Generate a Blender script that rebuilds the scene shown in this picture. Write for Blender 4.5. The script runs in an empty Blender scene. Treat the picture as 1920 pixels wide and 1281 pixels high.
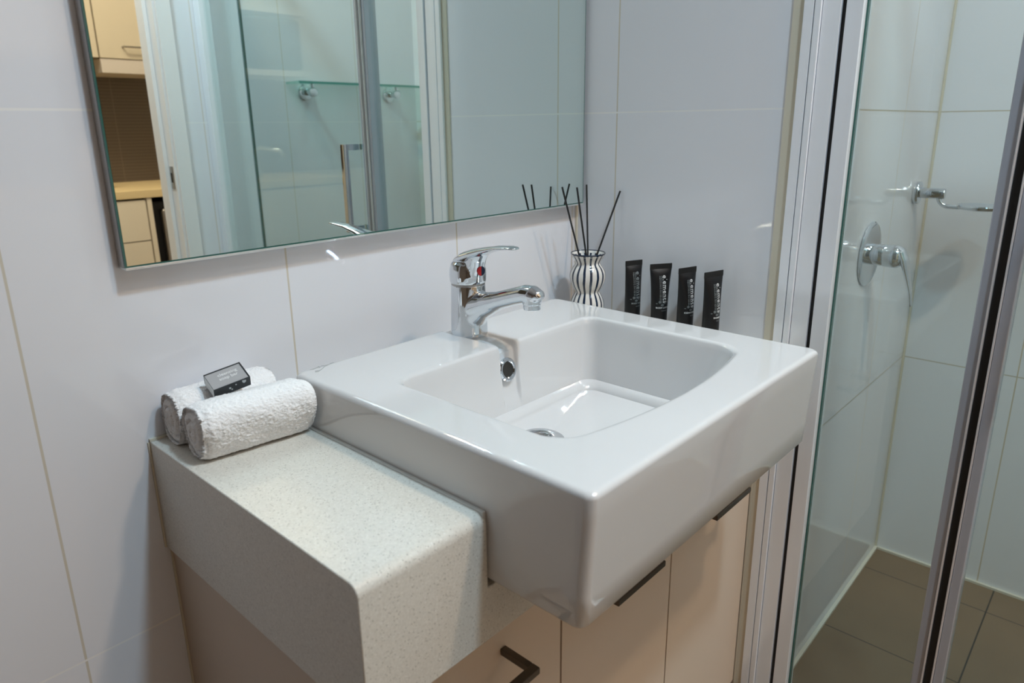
import bpy, bmesh, math, random
from mathutils import Vector, Matrix, noise
PI = math.pi
C = bpy.context.scene.collection
SC = bpy.context.scene
H0 = 0.801                      # height of the stone top above the floor; helper shapes give z from the stone top

# ------------------------------------------------------------------ camera
def make_camera():
    yaw, pit, rol = math.radians(-47.5831), math.radians(-15.8114), math.radians(-0.6558)
    fw = Vector((-math.sin(yaw)*math.cos(pit), math.cos(yaw)*math.cos(pit), math.sin(pit)))
    r = fw.cross(Vector((0, 0, 1))).normalized(); u = r.cross(fw)
    r2 = math.cos(rol)*r + math.sin(rol)*u; u2 = -math.sin(rol)*r + math.cos(rol)*u
    cd = bpy.data.cameras.new('camera'); co = bpy.data.objects.new('camera', cd); C.objects.link(co)
    m = Matrix((r2, u2, -fw)).transposed().to_4x4(); m.translation = (-0.4595, -0.8156, 0.3473 + H0)
    co.matrix_world = m
    cd.sensor_width = 36; cd.sensor_fit = 'HORIZONTAL'; cd.lens = 1311.83/1920*36
    cd.shift_x = -3.85/1920; cd.shift_y = -33.35/1920
    cd.clip_start = 0.01
    cd.dof.use_dof = True; cd.dof.focus_distance = 1.0; cd.dof.aperture_fstop = 6.3
    SC.camera = co
make_camera()

# ------------------------------------------------------------------ world, exposure, lamps
w = bpy.data.worlds.new('world'); SC.world = w; w.use_nodes = True
w.node_tree.nodes['Background'].inputs[0].default_value = (0.55, 0.6, 0.7, 1)
w.node_tree.nodes['Background'].inputs[1].default_value = 0.15
SC.view_settings.view_transform = 'Standard'; SC.view_settings.look = 'None'
SC.view_settings.gamma = 1; SC.view_settings.use_curve_mapping = False
SC.view_settings.exposure = -0.10
SC.cycles.max_bounces = 12; SC.cycles.diffuse_bounces = 6; SC.cycles.glossy_bounces = 8
SC.cycles.transmission_bounces = 8; SC.cycles.transparent_max_bounces = 16
SC.cycles.sample_clamp_indirect = 0.0; SC.cycles.blur_glossy = 0.3
SC.cycles.use_guiding = True; SC.cycles.use_surface_guiding = True; SC.cycles.guiding_training_samples = 64
SC.cycles.use_denoising = True

CEIL = 1.90
def lamp(name, kind, loc, power, col, size=0.1, size_y=None, rot=(0, 0, 0), spread=None):
    ld = bpy.data.lights.new(name, kind); lo = bpy.data.objects.new(name, ld); C.objects.link(lo)
    lo.location = (loc[0], loc[1], loc[2] + H0); lo.rotation_euler = rot
    ld.energy = power; ld.color = col
    if kind == 'AREA':
        ld.shape = 'RECTANGLE' if size_y else 'DISK'; ld.size = size
        if size_y: ld.size_y = size_y
        if spread: ld.spread = spread
    elif kind == 'POINT': ld.shadow_soft_size = size
    return lo
COOL = (0.80, 0.90, 1.0)
WARM = (1.0, 0.80, 0.60)
LAMPS = [(0.12, -1.18, 19.5, (0.60, 0.83, 1.0), 0.14), (0.46, -1.36, 11.5, (1.0, 0.76, 0.54), 0.12), (1.10, -0.95, 2.6, (0.80, 0.93, 1.0), 0.09)]
for x, y, p, c, d in LAMPS:
    lamp('ceiling_light_glow', 'AREA', (x, y, CEIL - 0.0405), p, c, d, spread=math.radians(145))
lamp('kitchen_ceiling_lamp', 'AREA', (0.3, -1.97, CEIL - 0.02), 42.0, (1.0, 0.80, 0.60), 0.9, 0.4)

# ------------------------------------------------------------------ node helpers / materials
def new_mat(name):
    m = bpy.data.materials.new(name); m.use_nodes = True
    nt = m.node_tree; return m, nt, nt.nodes['Principled BSDF']
def plain(name, col, rough=0.5, metal=0.0, spec=0.5, coat=0.0, emit=None, estr=0):
    m, nt, b = new_mat(name)
    b.inputs['Base Color'].default_value = (*col, 1); b.inputs['Roughness'].default_value = rough
    b.inputs['Metallic'].default_value = metal; b.inputs['Specular IOR Level'].default_value = spec
    b.inputs['Coat Weight'].default_value = coat
    if coat: b.inputs['Coat Roughness'].default_value = 0.03
    if emit: b.inputs['Emission Color'].default_value = (*emit, 1); b.inputs['Emission Strength'].default_value = estr
    return m
def N(nt, t, **kw):
    n = nt.nodes.new(t)
    for k, v in kw.items():
        if k.startswith('i_'):
            key = k[2:]; key = int(key) if key.isdigit() else key.replace('_', ' ')
            n.inputs[key].default_value = v
        else: setattr(n, k, v)
    return n
def lk(nt, a, b): nt.links.new(a, b)
def math_n(nt, op, a, b=None, c=None):
    n = nt.nodes.new('ShaderNodeMath'); n.operation = op
    for i, v in enumerate((a, b, c)):
        if v is None: continue
        if isinstance(v, (int, float)): n.inputs[i].default_value = v
        else: nt.links.new(v, n.inputs[i])
    return n.outputs[0]
def mix_col(nt, fac, a, b):
    n = nt.nodes.new('ShaderNodeMix'); n.data_type = 'RGBA'
    for s, v in ((n.inputs[0], fac), (n.inputs[6], a), (n.inputs[7], b)):
        if hasattr(v, 'links') or not isinstance(v, (int, float, tuple)): nt.links.new(v, s)
        else: s.default_value = v if isinstance(v, (int, float)) else (*v, 1)
    return n.outputs[2]
def grid_mask(nt, coord, off, pitch, half):
    """1 on the joint, 0 on the tile"""
    t = math_n(nt, 'SUBTRACT', coord, off)
    t = math_n(nt, 'DIVIDE', t, pitch)
    f = math_n(nt, 'FRACT', math_n(nt, 'ADD', t, 0.5))
    d = math_n(nt, 'MULTIPLY', math_n(nt, 'ABSOLUTE', math_n(nt, 'SUBTRACT', f, 0.5)), pitch)
    return math_n(nt, 'LESS_THAN', d, half)
def tile_mat(name, xoff, yoff, zoff, px, pz, tile, jointh, jointv, rough=0.06, half=0.0013, noise_amt=0.0, bumpy=0.0):
    m, nt, b = new_mat(name)
    g = N(nt, 'ShaderNodeNewGeometry')
    sp = N(nt, 'ShaderNodeSeparateXYZ'); lk(nt, g.outputs['Position'], sp.inputs[0])
    sn = N(nt, 'ShaderNodeSeparateXYZ'); lk(nt, g.outputs['Normal'], sn.inputs[0])
    isx = math_n(nt, 'GREATER_THAN', math_n(nt, 'ABSOLUTE', sn.outputs[0]), 0.5)
    mu_x = grid_mask(nt, sp.outputs[0], xoff, px, half); mu_y = grid_mask(nt, sp.outputs[1], yoff, px, half)
    mv = grid_mask(nt, sp.outputs[2], zoff, pz, half)
    a = math_n(nt, 'MULTIPLY', mu_y, isx); bb = math_n(nt, 'MULTIPLY', mu_x, math_n(nt, 'SUBTRACT', 1.0, isx))
    mu = math_n(nt, 'MAXIMUM', a, bb)
    col = mix_col(nt, mu, tile, jointv); col = mix_col(nt, mv, col, jointh)
    mm = math_n(nt, 'MAXIMUM', mu, mv)
    lk(nt, col, b.inputs['Base Color'])
    lk(nt, math_n(nt, 'MULTIPLY_ADD', mm, 0.5, rough), b.inputs['Roughness'])
    bp = N(nt, 'ShaderNodeBump', i_Strength=0.25, i_Distance=0.0006, invert=True)
    lk(nt, mm, bp.inputs['Height']); lk(nt, bp.outputs[0], b.inputs['Normal'])
    b.inputs['Specular IOR Level'].default_value = 0.5
    return m
def floor_mat(name, xoff, yoff, pitch, tile, joint):
    m, nt, b = new_mat(name)
    g = N(nt, 'ShaderNodeNewGeometry')
    sp = N(nt, 'ShaderNodeSeparateXYZ'); lk(nt, g.outputs['Position'], sp.inputs[0])
    mx = grid_mask(nt, sp.outputs[0], xoff, pitch, 0.0016); my = grid_mask(nt, sp.outputs[1], yoff, pitch, 0.0016)
    mm = math_n(nt, 'MAXIMUM', mx, my)
    no = N(nt, 'ShaderNodeTexNoise', i_Scale=9.0, i_Detail=6.0)
    lk(nt, g.outputs['Position'], no.inputs['Vector'])
    col = mix_col(nt, no.outputs[0], tuple(c*0.86 for c in tile), tuple(c*1.14 for c in tile))
    lk(nt, mix_col(nt, mm, col, joint), b.inputs['Base Color'])
    b.inputs['Roughness'].default_value = 0.42
    return m

WT = (0.755, 0.76, 0.795)
M = {}
M['tile'] = tile_mat('white_wall_tile', 0.0, -0.0867, 0.3674 + H0, 0.3, 0.6045, WT, (0.80, 0.79, 0.78), (0.60, 0.55, 0.46))
M['tile_sh'] = tile_mat('shower_wall_tile', 0.0, -0.045, 0.3674 + H0, 0.3, 0.6045, WT, (0.50, 0.45, 0.36), (0.56, 0.48, 0.36))
M['floor'] = floor_mat('brown_floor_tile', 1.069, -0.684, 0.3, (0.190, 0.130, 0.082), (0.05, 0.042, 0.034))
M['brown'] = plain('bounce_damping_brown', (0.27, 0.19, 0.13), 0.6)  # brown made up for unseen walls, to darken and warm bounced light
M['paint'] = plain('white_paint', (0.80, 0.80, 0.79), 0.6)
M['trimw'] = plain('white_gloss_paint', (0.84, 0.80, 0.79), 0.35)
M['ceramic'] = plain('white_glazed_ceramic', (0.66, 0.65, 0.65), 0.06, coat=0.6)
M['chrome'] = plain('polished_chrome', (0.70, 0.73, 0.76), 0.05, 1.0)
M['satin'] = plain('satin_steel', (0.42, 0.40, 0.38), 0.28, 1.0)
M['handle'] = plain('dark_satin_metal', (0.13, 0.11, 0.09), 0.3, 0.8)
M['alu'] = plain('bright_anodised_aluminium', (0.88, 0.90, 0.94), 0.18, 0.2)
M['alu_dark'] = plain('grey_aluminium', (0.46, 0.48, 0.54), 0.24, 0.3)
M['seal'] = plain('black_rubber', (0.012, 0.011, 0.011), 0.5)
M['silic'] = plain('aged_silicone', (0.66, 0.60, 0.48), 0.45)
M['silicw'] = plain('white_silicone', (0.62, 0.58, 0.50), 0.45)
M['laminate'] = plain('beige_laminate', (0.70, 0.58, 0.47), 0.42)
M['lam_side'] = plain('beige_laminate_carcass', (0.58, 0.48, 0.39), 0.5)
M['dark'] = plain('painted_hollow_shade', (0.02, 0.018, 0.015), 0.7)  # near-black colour painted in for the shade of holes and gaps
M['cream'] = plain('cream_laminate', (0.55, 0.48, 0.37), 0.4)
M['beige'] = plain('light_beige_laminate', (0.80, 0.72, 0.60), 0.4)
M['wood'] = plain('yellow_bench_laminate', (0.74, 0.58, 0.33), 0.35)
M['black'] = plain('black_plastic', (0.007, 0.007, 0.008), 0.4, spec=0.35)
M['blackbox'] = plain('black_card', (0.016, 0.02, 0.023), 0.35)
M['label'] = plain('grey_card', (0.40, 0.40, 0.41), 0.5)
M['cardw'] = plain('pale_card', (0.62, 0.64, 0.64), 0.5)
M['ink'] = plain('white_ink', (0.75, 0.76, 0.76), 0.5)
M['inkgrey'] = plain('grey_ink', (0.30, 0.33, 0.34), 0.5)
M['inkdim'] = plain('dim_grey_ink', (0.12, 0.135, 0.14), 0.5)
M['logo'] = plain('grey_enamel', (0.36, 0.37, 0.37), 0.3)
M['reed'] = plain('black_reed', (0.01, 0.01, 0.011), 0.6)
M['red'] = plain('red_enamel', (0.55, 0.015, 0.02), 0.25)
M['blue'] = plain('dark_blue_enamel', (0.01, 0.02, 0.06), 0.25)
M['steeldoor'] = plain('brushed_steel', (0.5, 0.46, 0.42), 0.3, 1.0)
M['teal'] = plain('dark_teal_glass', (0.05, 0.10, 0.11), 0.2)
M['kwall'] = plain('kitchen_paint', (0.78, 0.74, 0.66), 0.6)

def mat_mirror():
    m, nt, b = new_mat('mirror_silvering')
    b.inputs['Base Color'].default_value = (0.80, 0.905, 0.875, 1); b.inputs['Metallic'].default_value = 1; b.inputs['Roughness'].default_value = 0.0
    return m
M['mirror'] = mat_mirror()
def mat_glass(name, tint, f0=0.045):
    m, nt, b = new_mat(name); nt.nodes.remove(b)
    out = nt.nodes['Material Output']
    tr = N(nt, 'ShaderNodeBsdfTransparent'); tr.inputs[0].default_value = (*tint, 1)
    gl = N(nt, 'ShaderNodeBsdfGlossy'); gl.inputs['Roughness'].default_value = 0.0; gl.inputs[0].default_value = (0.95, 1, 0.98, 1)
    lw = N(nt, 'ShaderNodeLayerWeight', i_Blend=0.5)      # facing = 1 - |cos|, the same on both faces of the thin pane
    fr = math_n(nt, 'MULTIPLY_ADD', math_n(nt, 'POWER', lw.outputs['Facing'], 5.0), 1.0 - f0, f0)
    mx = N(nt, 'ShaderNodeMixShader')
    lk(nt, fr, mx.inputs[0]); lk(nt, tr.outputs[0], mx.inputs[1]); lk(nt, gl.outputs[0], mx.inputs[2])
    lk(nt, mx.outputs[0], out.inputs[0]); return m
M['glass'] = mat_glass('shower_glass', (0.90, 0.955, 0.94))
M['glassedge'] = plain('green_glass_edge', (0.035, 0.12, 0.10), 0.15)

def mat_stone():
    m, nt, b = new_mat('speckled_quartz')
    tc = N(nt, 'ShaderNodeNewGeometry')
    n1 = N(nt, 'ShaderNodeTexNoise', i_Scale=420.0, i_Detail=2.0); lk(nt, tc.outputs['Position'], n1.inputs['Vector'])
    v = N(nt, 'ShaderNodeTexVoronoi', i_Scale=620.0); lk(nt, tc.outputs['Position'], v.inputs['Vector'])
    sv = N(nt, 'ShaderNodeSeparateColor'); lk(nt, v.outputs['Color'], sv.inputs[0])
    dk = math_n(nt, 'MULTIPLY', math_n(nt, 'GREATER_THAN', sv.outputs[0], 0.90), math_n(nt, 'LESS_THAN', v.outputs['Distance'], 0.42))
    dk2 = math_n(nt, 'MULTIPLY', math_n(nt, 'LESS_THAN', sv.outputs[0], 0.07), math_n(nt, 'LESS_THAN', v.outputs['Distance'], 0.4))
    base = mix_col(nt, n1.outputs[0], (0.54, 0.51, 0.455), (0.76, 0.735, 0.67))
    c = mix_col(nt, math_n(nt, 'MULTIPLY', dk, 0.5), base, (0.16, 0.145, 0.12))
    c = mix_col(nt, math_n(nt, 'MULTIPLY', dk2, 0.6), c, (0.85, 0.84, 0.80))
    lk(nt, c, b.inputs['Base Color']); b.inputs['Roughness'].default_value = 0.28
    return m
M['stone'] = mat_stone()

def mat_towel():
    m, nt, b = new_mat('white_terry')
    g = N(nt, 'ShaderNodeNewGeometry')
    n1 = N(nt, 'ShaderNodeTexNoise', i_Scale=700.0, i_Detail=3.0); lk(nt, g.outputs['Position'], n1.inputs['Vector'])
    bp = N(nt, 'ShaderNodeBump', i_Strength=0.7, i_Distance=0.0012); lk(nt, n1.outputs[0], bp.inputs['Height'])
    lk(nt, bp.outputs[0], b.inputs['Normal'])
    b.inputs['Base Color'].default_value = (0.91, 0.90, 0.90, 1); b.inputs['Roughness'].default_value = 0.95
    b.inputs['Sheen Weight'].default_value = 0.3; b.inputs['Specular IOR Level'].default_value = 0.1
    return m
M['towel'] = mat_towel()

def mat_vase():
    m, nt, b = new_mat('striped_glaze')
    tc = N(nt, 'ShaderNodeTexCoord'); sp = N(nt, 'ShaderNodeSeparateXYZ'); lk(nt, tc.outputs['Object'], sp.inputs[0])
    nz = N(nt, 'ShaderNodeTexNoise', i_Scale=28.0); lk(nt, tc.outputs['Object'], nz.inputs['Vector'])
    a = math_n(nt, 'ARCTAN2', sp.outputs[1], sp.outputs[0])
    a = math_n(nt, 'MULTIPLY_ADD', math_n(nt, 'SUBTRACT', nz.outputs[0], 0.5), 0.16, a)
    f = math_n(nt, 'FRACT', math_n(nt, 'MULTIPLY_ADD', a, 16/(2*PI), 0.37))
    st = math_n(nt, 'LESS_THAN', math_n(nt, 'ABSOLUTE', math_n(nt, 'SUBTRACT', f, 0.5)), 0.185)
    rim = math_n(nt, 'GREATER_THAN', sp.outputs[2], 0.1215)
    inn = math_n(nt, 'LESS_THAN', math_n(nt, 'SQRT', math_n(nt, 'ADD', math_n(nt, 'MULTIPLY', sp.outputs[0], sp.outputs[0]), math_n(nt, 'MULTIPLY', sp.outputs[1], sp.outputs[1]))), 0.0295)
    up = math_n(nt, 'MULTIPLY', inn, math_n(nt, 'GREATER_THAN', sp.outputs[2], 0.119))
    st = math_n(nt, 'MAXIMUM', st, rim)
    st = math_n(nt, 'MULTIPLY', st, math_n(nt, 'SUBTRACT', 1.0, up))
    lk(nt, mix_col(nt, st, (0.80, 0.77, 0.72), (0.012, 0.025, 0.055)), b.inputs['Base Color'])
    b.inputs['Roughness'].default_value = 0.12; b.inputs['Coat Weight'].default_value = 0.4
    return m
M['vase'] = mat_vase()
def mat_mosaic():
    m, nt, b = new_mat('brown_mosaic')
    g = N(nt, 'ShaderNodeNewGeometry'); sp = N(nt, 'ShaderNodeSeparateXYZ'); lk(nt, g.outputs['Position'], sp.inputs[0])
    mz = grid_mask(nt, sp.outputs[2], 0.0, 0.016, 0.0014); mx = grid_mask(nt, sp.outputs[0], 0.02, 0.3, 0.002)
    lk(nt, mix_col(nt, math_n(nt, 'MAXIMUM', mz, mx), (0.085, 0.062, 0.046), (0.13, 0.10, 0.075)), b.inputs['Base Color'])
    b.inputs['Roughness'].default_value = 0.4
    return m
M['mosaic'] = mat_mosaic()

# ------------------------------------------------------------------ object helpers
def tag(o, label=None, cat=None, group=None, kind=None):
    if label: o['label'] = label
    if cat: o['category'] = cat
    if group: o['group'] = group
    if kind: o['kind'] = kind
    return o
def empty(name, loc, label=None, cat=None, group=None, kind=None):
    o = bpy.data.objects.new(name, None); C.objects.link(o); o.empty_display_size = 0.02
    o.location = (loc[0], loc[1], loc[2] + H0)
    return tag(o, label, cat, group, kind)
def root_loc(o):
    v = Vector((0, 0, 0))
    while o is not None: v = v + o.location; o = o.parent
    return v
class MB:
    """collects shapes in room coordinates, z from the stone top"""
    def __init__(s): s.bm = bmesh.new(); s.bev = False
    def box(s, a, b, bev=0, seg=2, mtx=None):
        x0, x1 = sorted((a[0], b[0])); y0, y1 = sorted((a[1], b[1])); z0, z1 = sorted((a[2], b[2]))
        vs = [s.bm.verts.new(p) for p in ((x0,y0,z0),(x1,y0,z0),(x1,y1,z0),(x0,y1,z0),(x0,y0,z1),(x1,y0,z1),(x1,y1,z1),(x0,y1,z1))]
        fs = [s.bm.faces.new([vs[i] for i in f]) for f in ((0,3,2,1),(4,5,6,7),(0,1,5,4),(1,2,6,5),(2,3,7,6),(3,0,4,7))]
        if bev:
            s.bev = True
            es = list({e for f in fs for e in f.edges})
            r = bmesh.ops.bevel(s.bm, geom=es, offset=bev, segments=seg, affect='EDGES', profile=0.5)
            if mtx:
                vv = list({v for f in r['faces'] for v in f.verts} | {v for v in vs if v.is_valid})
                bmesh.ops.transform(s.bm, matrix=mtx, verts=vv)
        elif mtx: bmesh.ops.transform(s.bm, matrix=mtx, verts=vs)
        return s
    def rings(s, rings, cap0=True, cap1=True, closed=True):
        n = len(rings[0]); R = [[s.bm.verts.new(p) for p in r] for r in rings]
        for a, b in zip(R[:-1], R[1:]):
            for i in range(n if closed else n - 1):
                j = (i + 1) % n
                try: s.bm.faces.new((a[i], a[j], b[j], b[i]))
                except ValueError: pass
        if cap0: s.bm.faces.new(list(reversed(R[0])))
        if cap1: s.bm.faces.new(R[-1])
        return s
    def lathe(s, prof, c=(0, 0, 0), axis='z', n=48, cap0=True, cap1=True):
        """prof: (radius, height) pairs"""
        rr = []
        for r, h in prof:
            ring = []
            for i in range(n):
                t = 2*PI*i/n; a, b = r*math.cos(t), r*math.sin(t)
                if axis == 'z': p = (a, b, h)
                elif axis == 'y': p = (a, -h, b)           # grows towards -y
                else: p = (-h, a, b)                        # grows towards -x
                ring.append((c[0]+p[0], c[1]+p[1], c[2]+p[2]))
            rr.append(ring)
        return s.rings(rr, cap0, cap1)
    def loft(s, secs, n=32, power=2.0):
        """secs: (centre, half width, half height, direction) ; superellipse sections"""
        rr = []
        for c, hw, hh, d, *rest in secs:
            c = Vector(c); d = Vector(d).normalized()
            side = Vector(rest[0]) if rest else d.cross(Vector((0, 0, 1)))
            if side.length < 1e-5: side = Vector((1, 0, 0))
            side.normalize(); up = side.cross(d)
            ring = []
            for i in range(n):
                t = 2*PI*i/n; ct, st = math.cos(t), math.sin(t)
                k = (abs(ct)**power + abs(st)**power)**(-1/power)
                ring.append(c + side*(hw*ct*k) + up*(hh*st*k))
            rr.append(ring)
        return s.rings(rr)
    def tube(s, pts, r, n=16):
        pts = [Vector(p) for p in pts]; secs = []
        prev = None
        for i, p in enumerate(pts):
            d = (pts[min(i+1, len(pts)-1)] - pts[max(i-1, 0)]).normalized()
            side = d.cross(Vector((0, 0, 1))) if prev is None else prev - d*prev.dot(d)
            if side.length < 1e-4: side = Vector((1, 0, 0)) - d*d.x
            side.normalize(); prev = side
            rad = r[i] if isinstance(r, (list, tuple)) else r
            secs.append((p, rad, rad, d, side))
        return s.loft(secs, n)
    def build(s, name, mat, parent=None, smooth=True, angle=40, kind=None, loc=None):
        me = bpy.data.meshes.new(name)
        org = root_loc(parent) if parent else Vector((0, 0, 0))
        if loc: org = Vector((loc[0], loc[1], loc[2] + H0))
        bmesh.ops.translate(s.bm, verts=s.bm.verts, vec=Vector((0, 0, H0)) - org)
        bmesh.ops.recalc_face_normals(s.bm, faces=s.bm.faces)
        if smooth:
            for f in s.bm.faces: f.smooth = True
            a = math.radians(angle)
            for e in s.bm.edges:
                e.smooth = not (len(e.link_faces) == 2 and e.calc_face_angle(0) > a)
        s.bm.to_mesh(me); s.bm.free()
        o = bpy.data.objects.new(name, me); C.objects.link(o)
        me.materials.append(mat)
        if parent: o.parent = parent
        if loc: o.location = org
        if kind: o['kind'] = kind
        if s.bev and smooth:
            wn = o.modifiers.new('weighted normals', 'WEIGHTED_NORMAL'); wn.keep_sharp = True
        return o
def pt(x, y, z): return (x, y, z)
def struct(name, boxes, mat, bev=0):
    m = MB()
    for a, b in boxes: m.box(a, b, bev)
    return m.build(name, mat, None, smooth=False, kind='structure')
def bevel_mod(o, wdt, seg=3, ang=40):
    md = o.modifiers.new('bevel', 'BEVEL'); md.width = wdt; md.segments = seg; md.limit_method = 'ANGLE'; md.angle_limit = math.radians(ang)
    md.harden_normals = False
    for p in o.data.polygons: p.use_smooth = True
    return o
def text_part(s, size, mat, mtx, parent, name='lettering', ext=0.00015, space=1.0, bold=0.0, align='CENTER'):
    cu = bpy.data.curves.new('txt', 'FONT'); cu.body = s; cu.size = size; cu.extrude = ext; cu.space_character = space
    cu.offset = bold; cu.align_x = align; cu.align_y = 'CENTER'
    to = bpy.data.objects.new('txt', cu); C.objects.link(to)
    bpy.context.view_layer.update()
    me = bpy.data.meshes.new_from_object(to.evaluated_get(bpy.context.evaluated_depsgraph_get()))
    bpy.data.objects.remove(to); me.name = name
    me.transform(Matrix.Translation(-root_loc(parent)) @ Matrix.Translation((0, 0, H0)) @ mtx)
    me.materials.clear(); me.materials.append(mat)
    o = bpy.data.objects.new(name, me); C.objects.link(o); o.parent = parent
    return o
def smooth01(t): t = max(0.0, min(1.0, t)); return t*t*(3 - 2*t)

# ================================================================== THE ROOM
FL = -H0
X1, YM, XF, YF, XL = 0.613, -0.400, 1.485, -1.530, -1.90
struct('floor', [((XL-0.1, YF-0.001, FL-0.08), (XF+0.1, 0.1, FL)), ((-1.6, -3.5, FL-0.08), (1.9, YF-0.001, FL))], M['floor'])
struct('ceiling', [((-1.6, -3.5, CEIL), (1.9, 0.1, CEIL+0.08))], M['paint'])
struct('wall_back', [((XL-0.1, 0, FL), (X1+0.02, 0.1, CEIL))], M['tile'])
struct('wall_right', [((X1, YM+0.012, FL), (0.75, 0.0, CEIL))], M['tile'])
struct('wall_shower_back', [((X1, YM, FL), (XF+0.02, YM+0.0119, CEIL))], M['tile_sh'])
struct('wall_shower_right', [((XF, YF-0.1, FL), (XF+0.1, YM, CEIL))], M['tile_sh'])
struct('wall_left', [((XL-0.1, YF-0.1, FL), (XL, 0.0, CEIL))], M['brown'])  # unseen wall, set far back and coloured dark to cut bounced light
DX0, DX1, DZ = -0.48, 0.487, 1.24
struct('wall_front', [((DX1+0.02, YF-0.11, FL), (XF, YF, CEIL)), ((DX0-0.02, YF-0.11, DZ+0.02), (DX1+0.02, YF, CEIL))], M['tile'])
struct('wall_front_left', [((XL, YF-0.11, FL), (DX0-0.02, YF, CEIL))], M['brown'])  # unseen wall piece, split off to take the bounce-cutting brown
struct('wall_kitchen_back', [((-1.6, -3.30, FL), (1.9, -3.22, CEIL))], M['kwall'])
struct('wall_kitchen_left', [((-1.6, -3.22, FL), (-1.52, YF-0.11, CEIL))], M['kwall'])
struct('wall_kitchen_right', [((1.8, -3.22, FL), (1.9, YF-0.11, CEIL))], M['kwall'])
struct('wall_kitchen_front', [((-1.52, YF-0.16, FL), (XL-0.1, YF-0.11, CEIL)), ((XF+0.1, YF-0.16, FL), (1.8, YF-0.11, CEIL))], M['kwall'])
# silicone beads
struct('trim_1', [((X1+0.03, YM-0.008, FL), (XF-0.002, YM-0.0003, FL+0.006)), ((XF-0.008, YF, FL), (XF-0.0003, YM-0.0082, FL+0.006))], M['silicw'])
struct('trim_2', [((XF-0.005, YM-0.005, FL+0.007), (XF-0.0003, YM-0.0003, CEIL))], M['silic'])
struct('trim_3', [((X1-0.0022, YM+0.001, FL), (X1-0.0002, YM+0.016, CEIL))], M['silic'])
struct('trim_4', [((X1-0.004, -0.004, 0.001), (X1-0.0002, -0.0002, CEIL))], M['silic'])
struct('trim_5', [((-0.1985, -0.002, -0.139), (-0.1965, -0.0002, -0.001)), ((-0.1930, -0.002, FL), (-0.1906, -0.0002, -0.1395))], M['silic'])
struct('trim_6', [((X1-0.004, -0.370, -0.002), (X1-0.0002, -0.01, 0.003)), ((-0.1965, -0.004, 0.0002), (X1-0.004, -0.0002, 0.003))], M['silic'])
struct('trim_7', [((X1-0.0035, -0.3885, FL), (X1-0.0002, -0.3855, -0.139))], M['silic'])

# doorway lining, architrave and strike plate (seen in the mirror)
door = empty('door_1', (DX1, YF, FL), kind='structure')
m = MB()
m.box((DX1, YF-0.12, FL), (DX1+0.02, YF+0.002, DZ)); m.box((DX0-0.02, YF-0.12, FL), (DX0, YF+0.002, DZ)); m.box((DX0-0.02, YF-0.12, DZ), (DX1+0.02, YF+0.002, DZ+0.02))
m.box((DX1-0.012, YF-0.075, FL), (DX1-0.0005, YF-0.04, DZ-0.002))
m.build('door_lining', M['trimw'], door, smooth=False)
m = MB()
m.box((DX1+0.006, YF+0.002, FL), (DX1+0.05, YF+0.014, DZ+0.05), 0.002); m.box((DX0-0.05, YF+0.002, FL), (DX0-0.006, YF+0.014, DZ+0.05), 0.002)
m.box((DX0-0.006, YF+0.002, DZ+0.006), (DX1+0.006, YF+0.014, DZ+0.05), 0.002)
m.build('architrave', M['trimw'], door)
m = MB(); m.box((DX1-0.002, YF-0.032, 0.165), (DX1, YF-0.008, 0.235), 0.0008)
sp_ = m.build('strike_plate', M['satin'], door)
m = MB(); m.box((DX1-0.0026, YF-0.027, 0.185), (DX1-0.0019, YF-0.015, 0.215))
m.build('latch_hole_shade', M['dark'], sp_, smooth=False)  # dark block painted in for the shade of the latch hole

# ================================================================== MIRROR
ZM = 0.2066
mir = empty('mirror', (0.2, -0.01, ZM), 'large frameless wall mirror reflecting the shower screen, above the basin', 'mirror')
m = MB(); m.box((-0.1977, -0.0162, ZM), (X1-0.006, -0.0003, 1.30)); m.build('backing', plain('grey_mirror_frame', (0.52, 0.51, 0.50), 0.35, 0.7), mir, smooth=False)
m = MB(); m.box((-0.1977, -0.0198, ZM), (X1-0.006, -0.0163, 1.30)); o = m.build('glass_edge', M['glassedge'], mir, smooth=False)
m = MB(); m.box((-0.1957, -0.0202, ZM+0.0016), (X1-0.0078, -0.0199, 1.298)); m.build('mirror_face', M['mirror'], mir, smooth=False)
m = MB(); m.box((-0.1977, -0.0212, ZM-0.003), (X1-0.006, -0.0003, ZM-0.0002), 0.0006); m.build('bottom_channel', plain('pale_aluminium', (0.80, 0.80, 0.79), 0.3, 0.8), mir)

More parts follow.
